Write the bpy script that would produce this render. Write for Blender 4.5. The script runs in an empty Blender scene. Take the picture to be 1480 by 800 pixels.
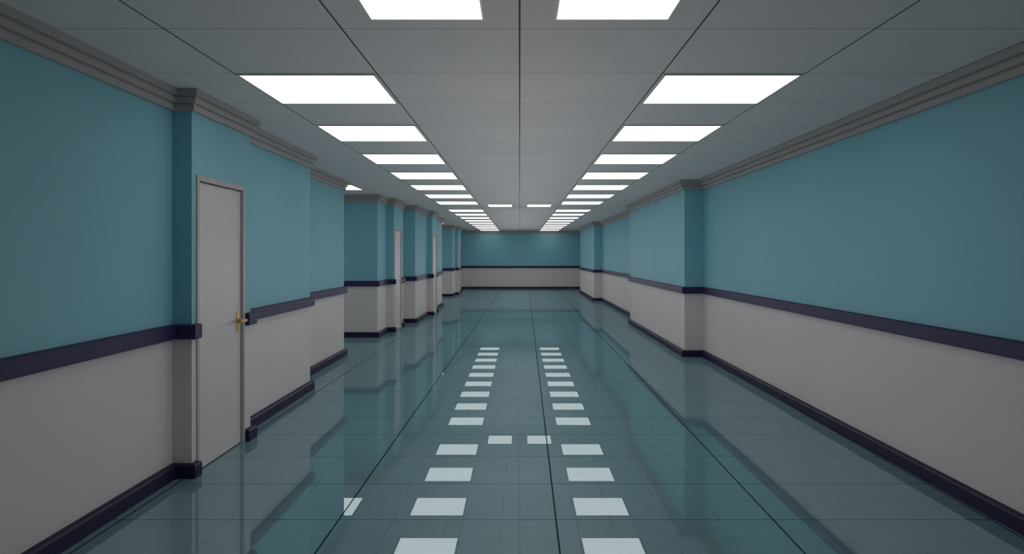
import bpy, bmesh, math
from mathutils import Vector

HF=1.58; CEIL=2.76; F=1053.0; T=0.926; T0=0.09
sc=bpy.context.scene
sc.view_settings.view_transform='Standard'
sc.view_settings.look='None'

# ---------------------------------------------------------------- helpers
class NT:
    def __init__(s,name):
        s.m=bpy.data.materials.new(name); s.m.use_nodes=True
        s.t=s.m.node_tree; s.t.nodes.clear()
        s.out=s.t.nodes.new('ShaderNodeOutputMaterial')
    def n(s,typ,**k):
        nd=s.t.nodes.new(typ)
        for a,b in k.items(): setattr(nd,a,b)
        return nd
    def set(s,sock,v):
        if isinstance(v,bpy.types.NodeSocket): s.t.links.new(v,sock)
        else: sock.default_value=v
    def math(s,op,a,b=None,c=None,clamp=False):
        nd=s.n('ShaderNodeMath',operation=op,use_clamp=clamp)
        s.set(nd.inputs[0],a)
        if b is not None: s.set(nd.inputs[1],b)
        if c is not None: s.set(nd.inputs[2],c)
        return nd.outputs[0]
    def mix(s,f,a,b):
        nd=s.n('ShaderNodeMix',data_type='RGBA')
        s.set(nd.inputs[0],f); s.set(nd.inputs[6],a); s.set(nd.inputs[7],b)
        return nd.outputs[2]
    def pos(s):
        g=s.n('ShaderNodeNewGeometry'); x=s.n('ShaderNodeSeparateXYZ')
        s.t.links.new(g.outputs['Position'],x.inputs[0]); return g.outputs['Position'],x.outputs[0],x.outputs[1],x.outputs[2]
    def noise(s,vec,scale,detail=3):
        nd=s.n('ShaderNodeTexNoise'); s.set(nd.inputs['Vector'],vec)
        nd.inputs['Scale'].default_value=scale; nd.inputs['Detail'].default_value=detail
        return nd.outputs['Fac']
    def line(s,coord,period,off,width):
        # 1 on a grid line of given width, 0 elsewhere
        a=s.math('SUBTRACT',coord,off); a=s.math('DIVIDE',a,period)
        a=s.math('ADD',a,0.5); a=s.math('FRACT',a); a=s.math('SUBTRACT',a,0.5); a=s.math('ABSOLUTE',a)
        return s.math('LESS_THAN',a,width/period/2)
    def bsdf(s,col,rough=0.5,metal=0,spec=0.5):
        p=s.n('ShaderNodeBsdfPrincipled')
        s.set(p.inputs['Base Color'],col); s.set(p.inputs['Roughness'],rough)
        p.inputs['Metallic'].default_value=metal
        p.inputs['Specular IOR Level'].default_value=spec
        return p
    def done(s,sh): s.t.links.new(sh,s.out.inputs[0]); return s.m

def simple(name,col,rough=0.5,metal=0,spec=0.4,var=0.06,scale=6):
    t=NT(name); p,x,y,z=t.pos()
    nz=t.noise(p,scale)
    d=tuple(c*(1-var) for c in col[:3])+(1,); u=tuple(min(1,c*(1+var)) for c in col[:3])+(1,)
    return t.done(t.bsdf(t.mix(nz,d,u),rough,metal,spec).outputs[0])

# wall : teal upper, warm light grey wainscot below the rail
t=NT('wall_paint'); p,x,y,z=t.pos()
nz=t.noise(p,1.2,4)
teal=t.mix(nz,(0.195,0.445,0.52,1),(0.22,0.485,0.56,1))
grey=t.mix(nz,(0.61,0.58,0.575,1),(0.67,0.64,0.635,1))
up=t.math('GREATER_THAN',z,1.03)
M_WALL=t.done(t.bsdf(t.mix(up,grey,teal),0.6,0,0.25).outputs[0])

M_RAIL=simple('navy_rail_paint',(0.030,0.025,0.085,1),0.5,var=0.1,spec=.2)
M_BASE=simple('navy_baseboard_paint',(0.017,0.013,0.050,1),0.5,var=0.1,spec=.2)
M_CROWN=simple('crown_paint',(0.38,0.36,0.36,1),0.6,var=0.03)
M_DOOR=simple('door_paint',(0.60,0.565,0.57,1),0.5,var=0.03)
M_FRAME=simple('door_frame_paint',(0.44,0.41,0.40,1),0.45,var=0.03)
M_BRASS=simple('brass',(0.70,0.52,0.27,1),0.45,metal=.8,var=0.05)
M_DARK=simple('dark_gap',(0.03,0.03,0.03,1),0.8)
M_LFR=simple('light_trim_metal',(0.7,0.7,0.7,1),0.5)

# ceiling
t=NT('ceiling_tiles'); p,x,y,z=t.pos()
nz=t.noise(p,3,4)
base=t.mix(nz,(0.68,0.65,0.65,1),(0.74,0.71,0.71,1))
lx=t.line(x,T,0.0,0.010); ly=t.line(y,T,T0,0.007)
c1=t.mix(t.math('MULTIPLY',ly,0.75),base,(0.10,0.10,0.10,1))
c2=t.mix(t.math('MULTIPLY',lx,0.92),c1,(0.03,0.03,0.03,1))
M_CEIL=t.done(t.bsdf(c2,0.8,0,0.1).outputs[0])

# floor : polished tile
t=NT('polished_floor_tiles'); p,x,y,z=t.pos()
xr=t.math('SUBTRACT',x,t.math('MULTIPLY',y,0.0075))
nz=t.noise(p,0.9,5); nz2=t.noise(p,9,3)
nn=t.math('ADD',t.math('MULTIPLY',nz,0.7),t.math('MULTIPLY',nz2,0.3))
base=t.mix(nn,(0.135,0.245,0.275,1),(0.18,0.30,0.335,1))
M1=t.line(xr,1.30,0.185,0.011)
M2=t.line(y,0.69,4.36,0.010)
f1=t.line(xr,0.325,0.185,0.006)
f2=t.line(y,0.345,4.36,0.005)
brk=t.math('GREATER_THAN',t.noise(p,2.3,2),0.50)
c=t.mix(t.math('MULTIPLY',t.math('MULTIPLY',t.math('MAXIMUM',f1,f2),brk),0.45),base,(0.03,0.06,0.07,1))
c=t.mix(t.math('MULTIPLY',M2,0.80),c,(0.02,0.035,0.04,1))
c=t.mix(t.math('MULTIPLY',M1,0.95),c,(0.008,0.012,0.015,1))
dif=t.n('ShaderNodeBsdfDiffuse'); t.set(dif.inputs['Color'],c)
gl=t.n('ShaderNodeBsdfGlossy'); gl.inputs['Roughness'].default_value=0.0
gl.inputs['Color'].default_value=(0.82,0.98,1,1)
fac=t.math('SUBTRACT',0.29,t.math('MULTIPLY',t.math('MAXIMUM',M1,t.math('MULTIPLY',M2,0.6)),0.24))
mx=t.n('ShaderNodeMixShader'); t.set(mx.inputs[0],fac)
t.t.links.new(dif.outputs[0],mx.inputs[1]); t.t.links.new(gl.outputs[0],mx.inputs[2])
M_FLOOR=t.done(mx.outputs[0])

t=NT('light_diffuser'); e=t.n('ShaderNodeEmission'); e.inputs['Color'].default_value=(1,0.97,0.965,1); e.inputs['Strength'].default_value=1.45
M_LIGHT=t.done(e.outputs[0])

def mkobj(name,bm,mats,parent=None,loc=None):
    me=bpy.data.meshes.new(name)
    bmesh.ops.recalc_face_normals(bm,faces=bm.faces)
    bm.to_mesh(me); bm.free()
    for m in mats: me.materials.append(m)
    o=bpy.data.objects.new(name,me); sc.collection.objects.link(o)
    if parent: o.parent=parent
    if loc: o.location=loc
    return o
def box(bm,x0,x1,y0,y1,z0,z1,mi=0,bev=0):
    vs=[bm.verts.new((x,y,z)) for x in(x0,x1) for y in(y0,y1) for z in(z0,z1)]
    fs=[bm.faces.new([vs[i] for i in q]) for q in((0,1,3,2),(4,6,7,5),(0,4,5,1),(2,3,7,6),(0,2,6,4),(1,5,7,3))]
    for f in fs: f.material_index=mi
    if bev:
        es=list({e for f in fs for e in f.edges})
        r=bmesh.ops.bevel(bm,geom=es,offset=bev,segments=2,affect='EDGES',profile=0.5)
        for f in r['faces']: f.material_index=mi
def prism(bm,pts,z0,z1):
    a=[bm.verts.new((x,y,z0)) for x,y in pts]; b=[bm.verts.new((x,y,z1)) for x,y in pts]
    n=len(pts)
    for i in range(n):
        bm.faces.new((a[i],a[(i+1)%n],b[(i+1)%n],b[i]))
    bm.faces.new(a); bm.faces.new(b)
def rnorm(a,b):
    d=Vector((b[0]-a[0],b[1]-a[1])).normalized(); return Vector((d.y,-d.x))
def sweep(bm,pts,prof):
    """profile [(offset toward room, z)] swept with mitred corners; room is right of travel"""
    n=len(pts); rings=[]
    for i,pnt in enumerate(pts):
        if i==0: off=rnorm(pts[0],pts[1])
        elif i==n-1: off=rnorm(pts[-2],pts[-1])
        else:
            n1=rnorm(pts[i-1],pnt); n2=rnorm(pnt,pts[i+1]); s=n1+n2
            off=s/(1+n1.dot(n2))
        rings.append([bm.verts.new((pnt[0]+off.x*d,pnt[1]+off.y*d,z)) for d,z in prof])
    m=len(prof)
    for i in range(n-1):
        for j in range(m):
            bm.faces.new((rings[i][j],rings[i][(j+1)%m],rings[i+1][(j+1)%m],rings[i+1][j]))
    bm.faces.new(rings[0]); bm.faces.new(rings[-1])

# ---------------------------------------------------------------- plan
XA=-2.48; XD=-2.34; XB=-2.785
Y0=-3.0; YF=34.6; XR=2.885; NI=0.06; DH=2.165
D1=(5.27,6.19); D2=(15.13,16.05); D3=(19.36,20.28); D4=(29.45,30.37)
def niche(X,d): return [(X,d[0]),(X-NI,d[0]),(X-NI,d[1]),(X,d[1])]
# left, first block
La=[(XA,Y0),(XA,5.2),(XD,5.2)]; Lb=[(XD,6.33),(XA,6.33),(XA,8.62),(XB,8.62),(XB,11.55),(-8,11.55)]
Lblock1=La+niche(XD,D1)+Lb+[(-8,11.2),(-3.1,11.2),(-3.1,Y0)]
# second block
Ma=[(-8,14.1),(-2.75,14.1),(-2.75,15.06),(-2.6,15.06)]
Mb=[(-2.6,16.25),(-2.75,16.25),(-2.75,17.1),(-2.45,17.1),(-2.45,19.28),(-2.31,19.28)]
Mc=[(-2.31,20.42),(-2.45,20.42),(-2.45,23.0),(-8,23.0)]
Lblock2=Ma+niche(-2.6,D2)+Mb+niche(-2.31,D3)+Mc
# third block
Na=[(-8,28.2),(-2.6,28.2),(-2.6,29.35),(-2.48,29.35)]
Nb=[(-2.48,30.5),(-2.6,30.5),(-2.6,32.4),(-2.87,32.4),(-2.87,YF)]
Lblock3=Na+niche(-2.48,D4)+Nb+[(-8,YF)]
R=[(XR,YF),(XR,31.2),(2.6,31.2),(2.6,25.4),(XR,25.4),(XR,17.0),(2.58,17.0),(2.58,11.4),(XR,11.4),(XR,Y0)]

bm=bmesh.new()
for blk in(Lblock1,Lblock2,Lblock3): prism(bm,blk,0,CEIL)
for X,d in((XD,D1),(-2.6,D2),(-2.31,D3),(-2.48,D4)):
    box(bm,X-NI,X,d[0],d[1],DH,CEIL)
mkobj('wall_left',bm,[M_WALL])
bm=bmesh.new(); prism(bm,R+[(3.2,Y0),(3.2,YF)],0,CEIL); mkobj('wall_right',bm,[M_WALL])
bm=bmesh.new(); box(bm,-8.2,3.2,YF,YF+.2,0,CEIL); mkobj('wall_far',bm,[M_WALL])
bm=bmesh.new(); box(bm,-3.1,3.2,Y0-.2,Y0,0,CEIL); mkobj('wall_near',bm,[M_WALL])
bm=bmesh.new(); box(bm,-8.2,-8,11.2,YF,0,CEIL); mkobj('wall_side_corridor',bm,[M_WALL])
bm=bmesh.new(); box(bm,-8.2,3.2,Y0-.2,YF+.2,-.15,0); mkobj('floor',bm,[M_FLOOR])
bm=bmesh.new(); box(bm,-8.2,3.2,Y0-.2,YF+.2,CEIL,CEIL+.15); mkobj('ceiling',bm,[M_CEIL])

P_BASE=[(0,0),(.045,0),(.045,.085),(.038,.098),(0,.10)]
P_RAIL=[(0,.985),(.036,.985),(.045,.992),(.045,1.083),(.036,1.09),(0,1.09)]
def crown(k): return [(d*k,z) for d,z in [(0,2.61),(.034,2.61),(.034,2.655),(.026,2.656),(.026,2.662),(.060,2.663),(.060,2.704),(.052,2.705),(.052,2.711),(.088,2.712),(.088,CEIL),(0,CEIL)]]
g=0.002
# runs broken at the doors
left_runs=[La+[(XD,D1[0]-g)],[(XD,D1[1]+g)]+Lb,
           Ma+[(-2.6,D2[0]-g)],[(-2.6,D2[1]+g)]+Mb+[(-2.31,D3[0]-g)],[(-2.31,D3[1]+g)]+Mc,
           Na+[(-2.48,D4[0]-g)],[(-2.48,D4[1]+g)]+Nb]
crown_left=[La+Lb, Ma+Mb+Mc, Na+Nb]
far_run=[(-2.87,YF),(XR,YF)]
def runs(name,rs,prof,mat):
    bm=bmesh.new()
    for r in rs:
        q=[r[0]]
        for k in r[1:]:
            if (Vector(k)-Vector(q[-1])).length>1e-4: q.append(k)
        # drop collinear points
        i=1
        while i<len(q)-1:
            if rnorm(q[i-1],q[i]).dot(rnorm(q[i],q[i+1]))>0.9999: q.pop(i)
            else: i+=1
        sweep(bm,q,prof)
    mkobj(name,bm,[mat])
near_run=[(XR,Y0),(XA,Y0)]
side_runs=[[(-8,11.55),(-8,14.1)],[(-8,23.0),(-8,28.2)]]
for side,lr,cr in(('left',left_runs,crown_left),('right',[R],[R]),('far',[far_run],[far_run]),('near',[near_run],[near_run]),('side_corridor',side_runs,side_runs)):
    runs('baseboard_'+side,lr,P_BASE,M_BASE)
    runs('trim_chair_rail_'+side,lr,P_RAIL,M_RAIL)
    runs('trim_crown_'+side,cr,crown(.75 if side=='left' else 1.1),M_CROWN)

# ---------------------------------------------------------------- doors
def cyl(bm,p0,p1,r,mi,seg=20):
    p0=Vector(p0);p1=Vector(p1);d=p1-p0
    q=d.to_track_quat('Z','Y'); a=[];b=[]
    for i in range(seg):
        v=q@Vector((r*math.cos(2*math.pi*i/seg),r*math.sin(2*math.pi*i/seg),0))
        a.append(bm.verts.new(p0+v)); b.append(bm.verts.new(p1+v))
    for i in range(seg):
        f=bm.faces.new((a[i],a[(i+1)%seg],b[(i+1)%seg],b[i])); f.material_index=mi; f.smooth=True
    for c in(a,b): bm.faces.new(c).material_index=mi
def door(k,X,d):
    y0,y1=d; root=bpy.data.objects.new('door_%d'%k,None); sc.collection.objects.link(root)
    root.location=(X,(y0+y1)/2,0); w=(y1-y0)/2; j=.040
    bm=bmesh.new()  # frame
    box(bm,-NI,.010,-w,-w+j,0,DH,0,.003); box(bm,-NI,.010,w-j,w,0,DH,0,.003); box(bm,-NI,.010,-w+j,w-j,DH-j,DH,0,.003)
    box(bm,-NI+.001,-NI+.012,-w+j,w-j,0.001,DH-j,1)
    mkobj('frame',bm,[M_FRAME,M_DARK],root)
    bm=bmesh.new(); s=.006
    box(bm,-.047,-.014,-w+j+s,w-j-s,.008,DH-j-s,0,.003); mkobj('slab',bm,[M_DOOR],root)
    bm=bmesh.new()
    hy=w-j-.07; hz=1.03
    box(bm,-.014,-.007,hy-.028,hy+.028,hz-.09,hz+.09,0,.0025)
    cyl(bm,(-.007,hy,hz+.01),(.004,hy,hz+.01),.024,0)
    cyl(bm,(.004,hy,hz+.01),(.055,hy,hz+.01),.012,0)
    cyl(bm,(.053,hy+.014,hz+.01),(.056,hy-.11,hz+.006),.0125,0)
    cyl(bm,(-.0075,hy,hz-.06),(-.001,hy,hz-.06),.010,0)
    mkobj('lever_handle',bm,[M_BRASS],root)
    bm=bmesh.new()
    for z in(.25,1.05,1.9): cyl(bm,(-.008,-w+j+.003,z-.045),(-.008,-w+j+.003,z+.045),.006,0,12)
    mkobj('hinges',bm,[M_BRASS],root)
for k,(X,d) in enumerate(((XD,D1),(-2.6,D2),(-2.31,D3),(-2.48,D4)),1): door(k,X,d)

# ---------------------------------------------------------------- ceiling lights
def lightmesh(nm,w,d):
    bm=bmesh.new(); h=.010; fr=.012
    box(bm,-w/2,w/2,-d/2,-d/2+fr,-h,0,0); box(bm,-w/2,w/2,d/2-fr,d/2,-h,0,0)
    box(bm,-w/2,-w/2+fr,-d/2+fr,d/2-fr,-h,0,0); box(bm,w/2-fr,w/2,-d/2+fr,d/2-fr,-h,0,0)
    box(bm,-w/2+fr,w/2-fr,-d/2+fr,d/2-fr,-h+.003,0,1)
    bmesh.ops.recalc_face_normals(bm,faces=bm.faces)
    me=bpy.data.meshes.new(nm); bm.to_mesh(me); bm.free()
    me.materials.append(M_LFR); me.materials.append(M_LIGHT); return me
LM=lightmesh('ceiling_light_panel',.90,.90); LS=lightmesh('small_ceiling_light_panel',.575,.78)
def light(me,x,y):
    o=bpy.data.objects.new(me.name,me); sc.collection.objects.link(o); o.location=(x,y,CEIL)
rows=list(range(5,18,2))+list(range(20,37,2))
for n in rows:
    for s in(-1,1): light(LM,s*1.5*T,(n+.5)*T+T0)
for yc in(3.24,17.15,):
    for s in(-1,1): light(LS,s*.46,yc)
for n in(13,26,28):
    for q in(3.5,5.5): light(LM,-q*T,(n+.5)*T+T0)

# added fill: point lights without fixtures, put in to brighten ceiling and walls
def fill_light(x,y,z,pw):
    l=bpy.data.lights.new('added_fill_light','POINT'); l.energy=pw; l.color=(1,0.93,0.92)
    l.shadow_soft_size=0.0
    o=bpy.data.objects.new('added_fill_light',l); sc.collection.objects.link(o); o.location=(x,y,z)
for n in [1,3]+rows[:-1]:
    fill_light(0,(n+.5)*T+T0,1.25,{1:4,3:7.5}.get(n,11.5))
fill_light(-4.5,12.8,1.3,5); fill_light(-4.5,25.5,1.3,5)  # same added fill inside the side corridors

w=bpy.data.worlds.new('world'); sc.world=w; w.use_nodes=True
w.node_tree.nodes['Background'].inputs[0].default_value=(0,0,0,1)

cam=bpy.data.cameras.new('camera'); co=bpy.data.objects.new('camera',cam); sc.collection.objects.link(co)
co.location=(0,0,HF); co.rotation_euler=(math.pi/2,0,0)
cam.sensor_width=36; cam.lens=F/1480*36; cam.shift_x=-11/1480; cam.shift_y=-31/1480
cam.clip_start=.05; cam.clip_end=200
sc.camera=co
